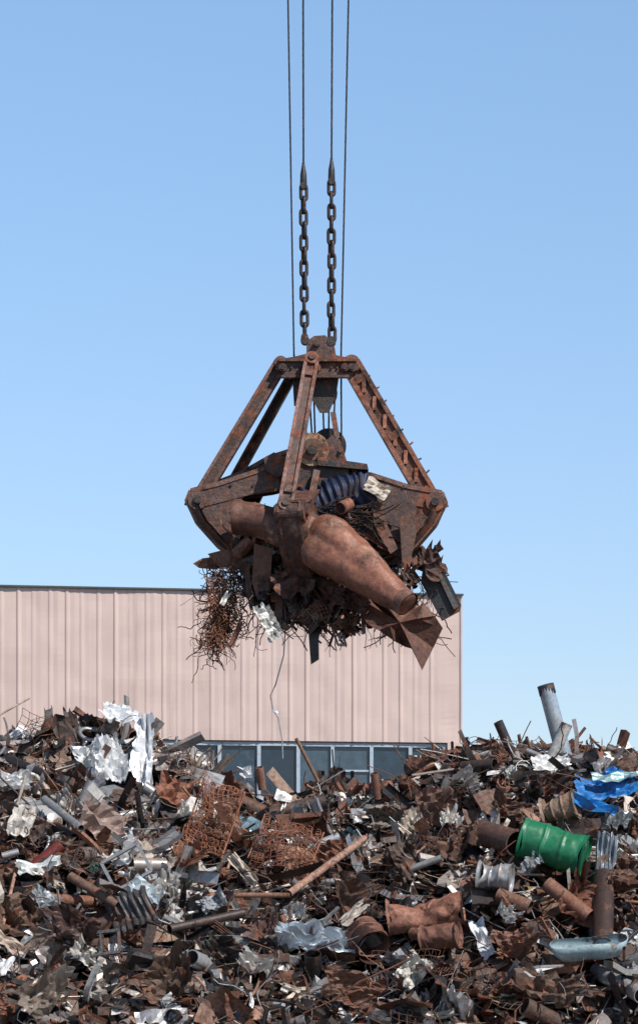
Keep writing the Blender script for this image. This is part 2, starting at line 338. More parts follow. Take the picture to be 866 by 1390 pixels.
for i,(px,py,w,h,c,mt) in enumerate([(595,1095,.55,.45,(.15,.085,.065),0),(525,1105,.4,.3,(.23,.19,.16),0),(785,1222,.5,.5,(.17,.07,.045),0),(450,1160,.45,.3,(.2,.09,.055),0),(745,1062,.55,.28,(.06,.04,.035),0),(255,1160,.35,.28,(.22,.1,.06),0),
    (625,1145,.5,.3,(.1,.06,.045),0),(100,1260,.6,.4,(.08,.05,.045),3),(480,1210,.5,.4,(.11,.065,.048),0),(550,1175,.4,.5,(.08,.052,.042),0),(850,1190,.4,.5,(.12,.065,.045),0),(700,1280,.5,.3,(.17,.085,.06),0),(20,1240,.5,.4,(.14,.085,.06),0),(300,1290,.5,.3,(.06,.05,.045),3),(355,1260,.4,.3,(.11,.06,.05),0),(90,1060,.5,.3,(.12,.066,.05),0),(690,1100,.5,.3,(.12,.066,.05),0),(230,1330,.7,.4,(.12,.075,.055),0),(480,1345,.7,.4,(.15,.08,.055),0),(740,1340,.7,.4,(.12,.075,.055),0),(60,1350,.6,.4,(.24,.2,.17),1)]):
    sh('crushed_rusty_sheet',px,py,w,h,(.8,(-1)**i*.2,.6*math.sin(i*2.3)),(.5*math.sin(i*1.7),-.8,.45),c,mt,.18,15,[.3,.8,1.4][i%3],seed=70+i,jag=.3,folds=7,ex=min(w,h)*.4)
def corr(name,px,py,w,h,ax,up,col,mat,ribs=7,d=.02,upo=.4):
    c=at(px,py,upo);R=axes(ax,up);m=MB();V=[];n=ribs*4+1
    for j in range(7):
        for i in range(n):
            q=i%4; V.append([(i/(n-1)-.5)*w,(j/6-.5)*h+.02*math.sin(i),(d if q in(1,2) else 0)+.05*math.sin(j*1.1+i*.15)])
    m.add(np.array(V)@R.T+c,[(j*n+i,j*n+i+1,(j+1)*n+i+1,(j+1)*n+i) for j in range(6) for i in range(n-1)],0,col)
    exc(c,min(w,h)*.5); return m.obj(name,None,[MATS[mat]])
corr('ribbed_dark_panel',178,1238,.5,.5,(.8,-.1,.45),(.1,-.75,.6),(.06,.057,.06),3)
corr('ribbed_grey_panel',823,1160,.24,.48,(.97,0,-.1),(.1,-.9,.4),(.23,.26,.3),1,5,.03)
def springs(name,px,py,w,h,ax,up,col,seed,upo=.45):
    c=at(px,py,upo);R=axes(ax,up);m=MB();r=np.random.default_rng(seed)
    gridmesh(m,c,R,w,h,11,13,.0065,0,col,r,.10)
    for i in range(7):
        for j in range(8):
            if r.random()<.15: continue
            o=np.array([(i+.5)/7*w-w/2+r.normal(0,.008),(j+.5)/8*h-h/2+r.normal(0,.008),.03*math.sin(i*.9+j*.5)]); k=np.arange(18)
            tube(m,[c+R@(o+np.array([.032*math.cos(a*.9),.032*math.sin(a*.9),-.05+a*.0065])) for a in k],.005,3,0,col)
    for x in(-1,1): tube(m,[c+R@np.array([x*w/2,y*h/2,0.03*math.sin(y*2)]) for y in(-1,-.3,.3,1)],.012,5,0,col)
    exc(c,min(w,h)*.5); exc(c+R@np.array([0,h*.3,0]),w*.4); exc(c-R@np.array([0,h*.3,0]),w*.4); return m.obj(name,None,[M_RUST])
springs('mattress_spring_frame',289,1112,.50,.85,(.9,-.1,-.28),(-.1,-.9,.35),(.30,.115,.062),1,.5)
springs('mattress_spring_frame',388,1148,.72,.62,(.93,-.1,-.3),(.1,-.85,.5),(.27,.105,.06),2,.5)
def wframe(name,px,py,w,h,ax,up,col,mat,upo=.42,bars=1):
    c=at(px,py,upo);R=axes(ax,up);m=MB();z=R[:,2]
    for x0,y0,x1,y1 in((-w,-h,w,-h),(-w,h,w,h),(-w,-h,-w,h),(w,-h,w,h)): beam(m,c+R@np.array([x0/2,y0/2,0]),c+R@np.array([x1/2,y1/2,0]),.035,.03,z,0,col)
    for b in range(bars):
        x=(b+1)/(bars+1)*w-w/2; beam(m,c+R@np.array([x,-h/2,0.003]),c+R@np.array([x,h/2,0.003]),.025,.025,z,0,col)
    return m.obj(name,None,[MATS[mat]])
wframe('metal_window_frame',172,1178,.46,.4,(.8,0,.45),(.1,-.8,.5),(.32,.33,.34),1,bars=0)
wframe('metal_window_frame',125,1283,.6,.28,(.97,0,.12),(.1,-.8,.5),(.06,.065,.07),3,bars=2)
m=MB(); c=at(800,1290,.35); R=axes((.97,0,.1),(0,-.35,.93)); V=[];n=24
for q,(s,z) in enumerate([(1,.1),(1.03,.1),(.97,.02),(.8,-.07),(.4,-.1),(.01,-.1)]):
    for i in range(n): a=i/n*2*math.pi; V.append([.42*s*math.cos(a),.16*s*math.sin(a),z+.02*math.sin(a*3)])
m.add(np.array(V)@R.T+c,[(j*n+i,j*n+(i+1)%n,(j+1)*n+(i+1)%n,(j+1)*n+i) for j in range(5) for i in range(n)],0,(.28,.37,.40),True); exc(c,.3)
m.obj('pale_blue_metal_tub',None,[M_PAINT])
m=MB(); r=np.random.default_rng(33)
for i in range(26):
    px=r.uniform(770,850); p=W(px,1035,36.3+r.uniform(-.3,.3)); wire(m,p,(r.uniform(-.5,.5),0,1),r.uniform(.2,.5),r,.006,0,(.12,.07,.05),12,.4)
for i in range(18):
    px=r.uniform(215,300); p=W(px,1055,36.2+r.uniform(-.3,.3)); wire(m,p,(r.uniform(-.2,1),0,1),r.uniform(.2,.5),r,.010,0,(.25,.17,.12),6,.1)
for i in range(16):
    px=r.uniform(580,720); p=W(px,1055,36.2+r.uniform(-.3,.3)); wire(m,p,(r.uniform(-.6,.6),0,1),r.uniform(.2,.35),r,.010,3,(.05,.04,.035),6,.2)
m.obj('loose_wire_tangle')
r=np.random.default_rng(91)
for i in range(95):
    px=r.uniform(-60,930); 
    x=(px-CX)/F*36.3; y=36.1+r.uniform(-.3,.3); p=np.array([x,y,H(x,y)+r.uniform(.02,.17)])
    if 200<px<600: p[2]-=.08
    if 110<px<225: continue
    z=nrm([r.normal(0,.8),-.8,r.normal(.2,.6)]); scrap_piece(mb,p,rotz_to(z,r.uniform(0,6.28)),r.uniform(.3,.7),r,1.2 if px<300 else .5)

# ------------------------------------------------------------ scattered scrap
ex_p=np.array([e[0] for e in EXC]); ex_r=np.array([e[1] for e in EXC])
def blocked(p,s):
    d=ex_p-p; d[:,1]*=.55
    dist=np.linalg.norm(d,axis=1); return bool(np.any((dist<ex_r+s*.16)&(p[1]<ex_p[:,1]+.25)))
r=np.random.default_rng(11)
def scatter(n,x0,x1,y0,y1,smin,smax,lo,hi,tilt,lb=1.0,pw=2.0):
    for _ in range(n):
        x=r.uniform(x0,x1);y=r.uniform(y0,y1);h=H(x,y)
        if h<.15: continue
        p=np.array([x,y,h+r.uniform(lo,hi)])
        s=smin+(smax-smin)*r.random()**pw
        nv=nrm(NRM(x,y)+r.normal(0,tilt,3))
        if blocked(p,s): continue
        clus=noise.noise(Vector((x*.8,y*.8,20)))
        lbb=lb*(1.7 if (x<-1.3 and y>33.5) else 1)*(1+1.6*clus)
        scrap_piece(mb,p,rotz_to(nv,r.uniform(0,6.28)),s,r,max(.2,lbb))
scatter(3000,-5.2,5.2,30.5,37.2,.4,1.15,-.18,.15,.75,1.3,1.7)
scatter(2700,-5.2,5.2,30.5,37.0,.22,.55,-.08,.21,.85,1.35,1.3)
scatter(1700,-5.2,5.2,30.5,37.0,.08,.25,.0,.21,.9,1.35)
scatter(1300,-12,-5.2,30.5,40,.25,1.0,-.1,.2,.6)
scatter(1300,5.2,12,30.5,40,.25,1.0,-.1,.2,.6)
scatter(1000,-9,9,37.2,44,.3,1.1,-.05,.2,.5)
for _ in range(1900):
    x=r.uniform(-5.2,5.2);y=r.uniform(30.5,36.4);h=H(x,y); p=np.array([x,y,h+r.uniform(.0,.2)])
    if blocked(p,.1): continue
    d=r.normal(size=3); d[2]=abs(d[2])*.3; c=RUSTS[r.integers(len(RUSTS))] if r.random()<.72 else GREYS[r.integers(len(GREYS))]
    wire(mb,p,d,r.uniform(.25,.8),r,r.uniform(.003,.009),0 if r.random()<.8 else 1,c,7,r.choice([.04,.25,.45]))
print('pile faces',len(mb.f))
mb.obj('scrap_metal_pile',recentre=False)

# ------------------------------------------------------------ grab
GD=40.0
def G(px,py,dy=0.0): return W(px,py,GD+dy)
GR=(.085,.046,.037); GDK=(.032,.025,.024)
grab=empty('orange_peel_grab')
GM=[M_GRAB,M_METAL,M_PAINT,M_DARK]
def cable(name,pts,rad=.016):
    m=MB(); pts=[np.asarray(p,float) for p in pts]; tube(m,pts,rad,8,3,(.022,.02,.022))
    for s in range(3):
        q=[]
        for a,b in zip(pts[:-1],pts[1:]):
            L=np.linalg.norm(b-a); k=max(2,int(L/.05)); 
            for i in range(k):
                t=i/k; an=t*L*22+s*2.094; q.append(a*(1-t)+b*t+np.array([math.cos(an),math.sin(an),0])*rad*.62)
        tube(m,q,rad*.55,4,3,(.03,.027,.028))
    m.obj(name,grab,GM)
def top(px0,py1,px1,d=0):
    a=G(px0,0,d); b=G(px1,py1,d); return a+(a-b)*.8
cable('hoist_cable_1',[top(391,480,399),G(399,482),G(418,600)],.012)
cable('hoist_cable_2',[top(473,480,463),G(463,482),G(463.5,600)],.012)
cable('holding_cable_1',[top(411.5,235,412),G(412,235)],.013)
cable('holding_cable_2',[top(451,225,450),G(450,225)],.013)
for i,(a,b) in enumerate([(418,424),(425,428),(437,440),(447,446),(456,452)]):
    cable('reeving_cable_%d'%(i+1),[G(a,505,.1-.05*i),G(b,600,.1-.05*i)],.012)
def chain(name,px0,py0,px1,py1):
    m=MB(); a=G(px0,py0);b=G(px1,py1); d=nrm(b-a); L=np.linalg.norm(b-a); pitch=.172;k=int(round(L/pitch)); pitch=L/k
    for i in range(k):
        c=a+d*(i+.5)*pitch; an=.35+(i%2)*math.pi/2+rng.normal(0,.15); s=np.array([math.cos(an),math.sin(an),0]); s=nrm(s-d*np.dot(s,d))
        c=c+np.array([rng.normal(0,.004),0,0])
        hl=pitch*.5+.022-.042; hw=.042; P=[]
        for t in np.linspace(0,math.pi,7): P.append(c+d*(hl+math.sin(t)*hw)+s*math.cos(t)*hw)
        for t in np.linspace(math.pi,2*math.pi,7): P.append(c+d*(-hl+math.sin(t)*hw)+s*math.cos(t)*hw)
        tube(m,P,.0235,8,3,(.035,.027,.026),closed=True)
    e=a; tube(m,[e-d*.32,e-d*.27,e-d*.16,e-d*.03,e+d*.02],[.018,.024,.045,.05,.03],10,3,(.04,.037,.037),caps=True)
    disc(m,e,(0,1,0),.045,.11,12,3,(.04,.035,.033)); disc(m,b,(0,1,0),.05,.12,14,3,(.04,.035,.033))
    m.obj(name,grab,GM)
chain('chain_1',412,252,413.5,458); chain('chain_2',450,246,450,462)
m=MB()
hp=[(376,488),(400,484),(416,480),(416,464),(426,456),(441,455),(453,464),(456,482),(484,488),(487,499),(474,512),(440,514),(420,516),(390,512),(374,500)]
for dy in(-.22,.22): polyplate(m,[G(a,b,dy) for a,b in hp],(0,.04,0),0,GR)
for a,b,c,d_ in((378,489,484,489),(382,511,474,511)): beam(m,G(a,b,-.26),G(c,d_,-.26),.035,.09,(0,-1,0),0,GR)
polyplate(m,[G(a,b,0) for a,b in [(385,493),(478,493),(478,508),(385,508)]],(0,.40,0),0,GDK)
for px in(384,430,468,478):
    disc(m,G(px,499,-.26),(0,1,0),.055,.08,16,0,GR); disc(m,G(px,499,-.31),(0,1,0),.028,.06,8,0,GDK)
for px in(396,408,450,458): disc(m,G(px,499,-.245),(0,1,0),.018,.05,6,0,GDK)
disc(m,G(430,466,-.27),(0,1,0),.045,.08,14,0,GDK); disc(m,G(414,462,-.2),(0,1,0),.06,.1,14,0,GDK); disc(m,G(450,464,-.2),(0,1,0),.06,.1,14,0,GDK)
beam(m,G(403,512,.0),G(405,548,.0),.12,.3,(0,-1,0),0,GDK)
beam(m,G(446,512,.1),G(440,552,.1),.18,.26,(0,-1,0),0,GDK)
disc(m,G(440,534,.0),(0,1,0),.18,.14,24,3,GDK)
polyplate(m,[G(a,b,-.12) for a,b in [(418,512),(460,512),(456,538),(446,560),(434,560),(422,538)]],(0,.03,0),0,GDK)
m.obj('head_block',grab,GM)
def leg(name,a,b,w,h,col,rungs=False,batt=0,seed=0,ed=.5):
    m=MB(); a=np.asarray(a);b=np.asarray(b); d=nrm(b-a); u=np.array([0,-1.,0]); u=nrm(u-d*np.dot(u,d)); s=np.cross(d,u)
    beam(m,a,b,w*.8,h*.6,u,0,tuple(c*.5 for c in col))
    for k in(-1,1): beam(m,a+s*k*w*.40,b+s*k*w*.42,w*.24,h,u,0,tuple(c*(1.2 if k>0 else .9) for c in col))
    if batt:
        for t in np.linspace(.1,.9,batt): 
            p=a*(1-t)+b*t; beam(m,p-d*.05+u*h*.34,p+d*.05+u*h*.34,w*.5,.06,u,0,tuple(c*.75 for c in col))
    rr=np.random.default_rng(seed)
    if rungs:
        for t in np.linspace(.10,.90,9):
            p=a*(1-t)+b*t+u*h*.3; q=rr.uniform(.02,.07); v=nrm(s+np.array([rr.normal(0,.2),0,rr.normal(0,.2)])); sg=-1 if np.dot(s,[1,0,0])<0 else 1
            tube(m,[p+sg*s*w*.3,p+sg*v*(w*.5+q)],.013,6,0,GDK,caps=True)
        for t in np.linspace(.15,.9,7):
            p=a*(1-t)+b*t+u*h*.38; beam(m,p-d*.08-s*w*.2,p+d*.08+s*w*.2,.05,.04,u,0,(.30,.12,.07))
    for p in(a,b):
        disc(m,p,u,w*ed,h*1.12,20,0,col); disc(m,p,u,w*.26,h*1.45,14,0,GDK)
    m.obj(name,grab,GM)
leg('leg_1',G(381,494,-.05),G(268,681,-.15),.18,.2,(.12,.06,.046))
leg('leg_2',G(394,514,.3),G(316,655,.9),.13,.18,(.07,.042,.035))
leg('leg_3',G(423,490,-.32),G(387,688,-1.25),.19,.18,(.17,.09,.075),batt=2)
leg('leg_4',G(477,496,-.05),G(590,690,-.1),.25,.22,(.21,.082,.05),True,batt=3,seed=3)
GC=np.array([0.0,GD,0])
def claw(name,az,prof,zoff,col,wtop=.3,wmid=.55,rs=1.0):
    m=MB(); er=np.array([math.cos(az),math.sin(az),0]); et=np.array([-math.sin(az),math.cos(az),0])
    def P(r_,z,t=0): return GC+er*r_*rs+np.array([0,0,z+zoff])+et*t
    out,inn=prof
    poly=out+inn[::-1]
    for t in(-wtop/2,wtop/2):
        polyplate(m,[P(a,b,t) for a,b in poly],et*.035,0,col)
        tt=t*1.13
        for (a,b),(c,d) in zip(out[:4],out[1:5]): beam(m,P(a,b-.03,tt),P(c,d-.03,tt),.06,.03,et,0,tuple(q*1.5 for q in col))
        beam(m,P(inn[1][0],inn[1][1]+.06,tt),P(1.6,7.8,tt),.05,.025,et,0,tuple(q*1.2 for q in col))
    k=len(out); V=[]; sm=[]
    for i in range((k-1)*4+1):
        q=i/4; j=min(int(q),k-2); f=q-j; a=out[j];b=out[j+1]; sm.append((a[0]*(1-f)+b[0]*f,a[1]*(1-f)+b[1]*f,q/(k-1)))
    sm2=sm[int(len(sm)*.45):]
    for idx,(rr,z,t) in enumerate(sm2):
        u=idx/(len(sm2)-1); w=wtop*.6+(wmid-wtop*.6)*math.sin(math.pi*min(1,.12+u*.9))**.7; w=max(w*(1-.75*max(0,u-.75)*4),.05)
        for c in np.linspace(-1,1,7): V.append(P(rr-.13*abs(c)**2*(w/.55)+.02,z,c*w/2))
    n=7; f=[(j*n+i,j*n+i+1,(j+1)*n+i+1,(j+1)*n+i) for j in range(len(sm2)-1) for i in range(n-1)]
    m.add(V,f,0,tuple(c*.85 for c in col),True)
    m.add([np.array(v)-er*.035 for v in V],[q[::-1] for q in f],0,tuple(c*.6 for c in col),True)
    for (a,b),(c,d) in zip(out[:3],out[1:4]): polyplate(m,[P(a,b-.02,-wtop/2),P(a,b-.02,wtop/2),P(c,d-.02,wtop/2),P(c,d-.02,-wtop/2)],(0,0,.03),0,col)
    disc(m,P(1.65,7.87),et,.13,wtop+.14,22,0,col); disc(m,P(1.65,7.87),et,.055,wtop+.22,12,0,GDK)
    disc(m,P(.42,inn[0][1]+.1),et,.12,wtop+.12,20,0,GDK)
    for q in(.9,1.2): disc(m,P(q,8.08),et,.022,wtop+.08,6,0,GDK)
    m.obj(name,grab,GM)
tail=[(1.74,8.03),(1.80,7.88),(1.66,7.58),(1.38,7.27),(1.12,7.08),(.98,7.02)]
inn=[(.3,8.08),(.62,8.0),(.95,7.95),(1.15,7.85),(1.22,7.7),(1.15,7.5),(1.05,7.3),(.98,7.15),(.95,7.05)]
inn2=[(.3,8.0),(.62,7.95),(.95,7.9),(1.15,7.8),(1.22,7.7),(1.15,7.5),(1.05,7.3),(.98,7.15),(.95,7.05)]
PL=([(.3,8.52),(.85,8.30),(1.35,8.13)]+tail,inn)
PRR=([(.3,8.34),(.75,8.28),(1.25,8.12)]+tail,inn2)
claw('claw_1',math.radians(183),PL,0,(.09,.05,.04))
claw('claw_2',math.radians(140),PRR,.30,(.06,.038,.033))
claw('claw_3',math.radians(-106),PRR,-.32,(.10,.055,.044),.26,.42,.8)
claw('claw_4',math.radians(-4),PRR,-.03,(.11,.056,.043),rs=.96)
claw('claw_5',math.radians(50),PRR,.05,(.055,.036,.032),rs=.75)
m=MB()
disc(m,G(424,610,-.42),(0,1,0),.225,.04,32,0,(.38,.25,.15)); disc(m,G(424,610,-.36),(0,1,0),.19,.10,32,0,GDK); disc(m,G(424,610,-.30),(0,1,0),.225,.04,32,0,(.2,.11,.07)); disc(m,G(424,610,-.45),(0,1,0),.15,.04,24,0,(.14,.07,.045)); disc(m,G(424,610,-.49),(0,1,0),.07,.08,16,0,GDK)
disc(m,G(446,606,.1),(0,1,0),.24,.12,32,3,GDK); disc(m,G(446,606,.3),(0,1,0),.24,.10,32,3,GDK)
bp_=[(398,612),(408,596),(418,588),(432,588),(440,600),(452,590),(462,598),(472,630),(474,668),(395,668),(390,640)]
polyplate(m,[G(a,b,-.24) for a,b in bp_],(0,.05,0),0,GR); polyplate(m,[G(a,b,.40) for a,b in bp_],(0,.05,0),0,GR)
box(m,G(433,655,.0),np.eye(3),(.8,.8,.4),0,GDK)
for px,py in((405,610),(462,612),(470,655),(400,655)): disc(m,G(px,py,-.28),(0,1,0),.03,.06,6,0,GDK)
polyplate(m,[G(a,b,-.3) for a,b in [(358,622),(372,614),(388,622),(392,640),(376,648),(362,640)]],(0,.05,0),0,GR)
polyplate(m,[G(a,b,-.35) for a,b in [(430,622),(498,632),(500,640),(432,634)]],(0,.3,0),0,GDK)
beam(m,G(430,640,-.45),G(418,700,-.7),.09,.09,(0,-1,0),0,GR); beam(m,G(458,596,-.2),G(452,560,-.1),.07,.07,(0,-1,0),0,GR)
m.obj('lower_block',grab,GM)

# ------------------------------------------------------------ load in the grab
tank=empty('rusty_tank_with_cone')
MT=mk_mat('tank_rust',.45,.08,.34,2.6,.6,.55,rustcol=(.085,.038,.027,1),rustcol2=(.40,.22,.15,1))
m=MB(); tc=(.25,.10,.062)
P=[(320,702,.235),(324,702,.235),(328,703,.215),(345,706,.225),(362,710,.24),(380,715,.255),(400,721,.28),(415,726,.30),(432,733,.31),(438,736,.32)]
tube(m,[G(a,b,-.62-.003*(a-322)) for a,b,_ in P],[q for *_,q in P],32,0,(.14,.065,.045))
tube(m,[G(320,702,-.61),G(350,707,-.68)],[.21,.2],28,0,(.03,.018,.014))
tube(m,[G(320,702,-.612),G(320.1,702,-.614)],[.21,.235],28,0,(.15,.07,.05),smooth=False)
for px,py,q in((368,711.5,.258),(418,727,.315)): tube(m,[G(px-2,py-.5,-.62-.003*(px-322)),G(px+2,py+.5,-.62-.003*(px-322))],q,32,0,(.09,.045,.035),smooth=False)
V=m.v[0]
for i in range(len(V)): V[i]+=np.array([0,0,1])*noise.noise(Vector(V[i]*3))*.04
m.obj('tank_neck',tank,[MT])
m=MB()
P0=[(424,728),(426,729),(433,733),(441,738),(450,743),(462,751),(474,760),(488,771),(502,782),(516,793),(530,804),(541,812),(544,814),(552,820),(553,821),(546,815),(530,803)]
Q0=[.03,.30,.40,.44,.445,.42,.39,.35,.31,.268,.225,.185,.18,.165,.125,.12,.14]
P=[];Q=[]
for i in range(len(P0)-1):
    for s in range(3):
        t=s/3; P.append((P0[i][0]*(1-t)+P0[i+1][0]*t,P0[i][1]*(1-t)+P0[i+1][1]*t)); Q.append(Q0[i]*(1-t)+Q0[i+1]*t)
P.append(P0[-1]);Q.append(Q0[-1])
tube(m,[G(a,b,-.95-.006*(a-430)) for a,b in P],Q,72,0,tc)
V=m.v[-1]; nn=72
C0=[V[i*nn:(i+1)*nn].mean(0) for i in range(len(P))]
for i in range(len(P)):
    for j in range(nn):
        v=V[i*nn+j]; d=noise.noise(Vector(v*1.7)); d2=noise.noise(Vector(v*5.5)); a=j/nn*2*math.pi
        crease=.055*float(tri(np.array(a/6.283*4+.15)))*min(1,max(0,(Q[i]-.17)*6))
        dd=max(0,d)*.08+abs(d2)*.02+crease
        V[i*nn+j]=v+(C0[i]-v)*min(.5,dd/.4)
tube(m,[G(542,812.5,-1.62),G(554,821.5,-1.70)],.175,30,0,(.15,.075,.055)); 
m.obj('tank_cone',tank,[MT])
m=MB(); a=G(412,692,-.38); b=G(506,664,-.3); K=60
tube(m,[a*(1-i/K)+b*i/K for i in range(K+1)],[.30+.022*math.sin(i*.95)-.1*(i in(0,K)) for i in range(K+1)],32,0,(.010,.020,.055),caps=True)
V=m.v[0]; ctr=V.mean(0)
for i in range(len(V)):
    d=noise.noise(Vector(V[i]*2.7)); V[i]+=nrm(ctr-V[i])*(max(0,d)*.18)
m.obj('blue_ribbed_drum',None,[mk_mat('blue_drum_paint',.55,0,.25,3,.3,.5,rustcol=(.02,.016,.018,1),rustcol2=(.10,.05,.04,1))])
load=MB(); r=np.random.default_rng(5)
c0=G(440,748,-.05)
for i in range(620):
    q=r.normal(size=3); q=q/np.linalg.norm(q)*r.random()**.4*np.array([1.22,1.0,.62])
    p=c0+q
    if p[1]<GD-.55 and p[2]>G(0,800)[2] : continue
    scrap_piece(load,p,rotz_to(nrm(r.normal(size=3)),r.uniform(0,6.28)),r.uniform(.2,.7),r,.3)
for i in range(380):
    px=r.uniform(335,560); dep=r.random(); py=785+(80*math.sin(min(1,max(0,(px-325)/230))*math.pi)**.8)*dep+r.uniform(-20,6); p=G(px,py,r.uniform(-.7,.6))
    z=nrm([r.normal(0,1),-1,r.normal(0,.3)]); x=nrm([r.normal(0,.5),r.normal(0,.3),-1]); 
    scrap_piece(load,p,axes(x,z),r.uniform(.15,.5),r,.3)
def lp(P,dy,col,mat=0,th=.03): polyplate(load,[G(a,b,dy) for a,b in P],(0,th,0.0),mat,col)
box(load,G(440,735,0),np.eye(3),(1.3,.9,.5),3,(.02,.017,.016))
sheet(load,G(512,663,-.62),axes((.85,0,-.5),(.1,-1,.3)),.34,.22,.06,9,7,2,(.50,.44,.37),.3,jag=.2,r=r)
sheet(load,G(490,650,-.4),axes((.85,0,-.3),(.1,-1,.3)),.3,.24,.08,9,7,0,(.12,.07,.05),.5,jag=.5,r=r)
lp([(500,676),(520,664),(548,668),(566,690),(552,760),(530,752),(508,712)],-.45,(.07,.042,.035))
lp([(505,690),(520,700),(540,745),(530,752),(512,722)],-.6,(.15,.07,.05))
lp([(542,702),(556,697),(566,720),(556,770),(546,764)],-.62,(.11,.058,.044))
pipe(load,G(462,690,-.9),G(474,684,-.75),.085,None,14,0,(.22,.09,.055))
lp([(345,738),(358,742),(370,745),(366,800),(350,815),(342,790)],-.7,(.15,.068,.042))
lp([(372,770),(386,790),(382,855),(374,842)],-.6,(.09,.052,.043))
lp([(417,838),(432,838),(433,895),(422,902)],-.4,(.03,.027,.027),3,.12)
lp([(440,810),(447,812),(444,862),(438,855)],-.4,(.08,.05,.04),0,.05)
lp([(578,748),(588,745),(626,822),(624,830),(600,843),(571,790)],-.3,(.03,.03,.032),3,.05)
lp([(580,752),(585,750),(622,824),(616,828)],-.36,(.10,.095,.095),3,.05)
lp([(262,765),(275,758),(300,755),(318,762),(312,769),(290,773),(270,771)],-.1,(.24,.1,.055))
lp([(282,752),(310,745),(330,760),(322,775),(296,768)],-.3,(.18,.08,.05))
sheet(load,G(364,845,-.85),axes((.4,0,-.9),(.2,-1,.1)),.5,.24,.14,14,9,2,(.58,.58,.56),.5,jag=.4,folds=8,r=r)
sheet(load,G(306,812,-.62),axes((.5,0,.9),(.2,-1,.1)),.2,.07,.05,5,4,2,(.7,.68,.62),.5,r=r)
lp([(310,875),(325,842),(330,846),(317,880)],-.4,(.18,.08,.05),0,.04)
P=[(478,806),(495,800),(510,806),(528,822),(545,832),(562,828),(575,818),(590,836),(601,853),(588,880),(573,910),(566,895),(564,882),(550,878),(535,870),(515,856),(500,848),(486,830)]
k=len(P); pl=[G(a,b,-.85+.10*math.sin(i*1.6)+.05*math.sin(i*3.1)) for i,(a,b) in enumerate(P)]; cc=sum(pl)/k+np.array([0,-.16,0]); mid=[(q*.5+cc*.5)+np.array([0,.09*math.sin(i*2.4),0]) for i,q in enumerate(pl)]
f=[(i,(i+1)%k,k+(i+1)%k,k+i) for i in range(k)]+[(k+i,k+(i+1)%k,2*k) for i in range(k)]
load.add(pl+mid+[cc],f,0,(.12,.055,.04)); load.add([q+np.array([0,.035,0]) for q in pl+mid+[cc]],[q[::-1] for q in f],0,(.06,.033,.027))
sheet(load,G(545,840,-.5),axes((.8,0,-.5),(.1,-1,.1)),.7,.5,.22,12,10,0,(.09,.05,.038),.6,jag=.6,r=r)
sheet(load,G(465,812,-.8),axes((.9,0,-.3),(.1,-1,.3)),.7,.34,.2,12,10,0,(.10,.05,.038),.6,jag=.6,r=r)
sheet(load,G(400,790,-.8),axes((.9,0,.3),(.1,-1,.3)),.5,.4,.2,10,10,0,(.10,.052,.042),1.2,jag=.6,r=r)
sheet(load,G(588,765,-.5),axes((.3,0,-.9),(.4,-1,.1)),.5,.3,.12,9,8,0,(.08,.046,.038),1.2,jag=.6,r=r)
for i in range(200):
    px=r.uniform(335,600); p=G(px,r.uniform(765,840),r.uniform(-.8,.5)); wire(load,p,(r.normal(0,.5),r.normal(0,.3),-1),r.uniform(.25,.85),r,r.uniform(.004,.010),0,RUSTS[r.integers(len(RUSTS))],9,.3)
for i in range(70):
    p=G(r.uniform(410,500),r.uniform(685,720),-.68); wire(load,p,(1,0,r.normal(0,.35)),r.uniform(.2,.6),r,.009,3,(.05,.04,.035),5,.15)
load.obj('scrap_load')
m=MB(); r=np.random.default_rng(8)
for i in range(460):
    u=r.random(); c=np.array([314-24*u+r.normal(0,13*(1.3-u)),766+108*u+r.normal(0,8)]); p=G(c[0],c[1],r.uniform(-.5,.2))
    wire(m,p,(r.normal(0,.5),r.normal(0,.5),-1+r.normal(0,.7)),r.uniform(.2,.6),r,r.uniform(.003,.009),0,[(.26,.10,.045),(.15,.06,.035),(.32,.14,.08)][r.integers(3)],11,.42)
gridmesh(m,G(303,822,-.3),axes((.3,0,-1),(.3,-1,0)),.85,.4,18,12,.006,0,(.28,.11,.05),r,.08)
m.obj('rusty_wire_mesh_bundle')
m=MB(); pw=[(386,815),(388,845),(385,890),(374,930),(367,945),(371,965),(378,975),(383,1005),(384,1030)]
tube(m,[G(a,b,-.5) for a,b in pw],.009,5,0,(.35,.35,.37)); sheet(m,G(374,966,-.5),axes((.5,0,-.8)),.16,.05,.02,5,3,0,(.5,.5,.5),r=r)
m.obj('dangling_wire',None,[M_METAL])

# ------------------------------------------------------------ warehouse
wh=empty('warehouse_building')
o=W(0,1000,60.0); o[2]=0; e=W(627,1000,61.5); e[2]=0; dx=nrm(e-o); dn=np.array([dx[1],-dx[0],0])
def B(u,z,n=0): q=e+dx*u+dn*n; return np.array([q[0],q[1],z])
ZT=CZ+(HY-809)/F*61.5; ZB=CZ+(HY-1009)/F*61.5
M_CLAD=mk_mat('beige_cladding',.55,.0,.05,.8,.06,.08,col=(.555,.425,.385),rustcol=(.42,.31,.275,1),streak=True)
m=MB(); V=[];u=-36.0;ui=0
us=[];ns=[]; rr=np.random.default_rng(4)
while u<-.38:
    w=.345 if ui%3 else .30; 
    rib=[.024,.009,.015][ui%3]*rr.uniform(.6,1.3)
    for a,b in((0,0),(.03,rib),(.055,rib),(.11,0),(.20,.006)): us.append(u+a); ns.append(b+(.012 if (ui//3)%2 else 0))
    u+=w; ui+=1
us+=[-.06,-.03,0];ns+=[0,.03,.03]
zs=np.linspace(ZB,ZT,26); n=len(us)
for z in zs:
    for a,b in zip(us,ns): V.append(B(a,z,b+.022*noise.noise(Vector((a*.9,z*1.3,0)))+.010*noise.noise(Vector((a*3,z*2.5,5)))))
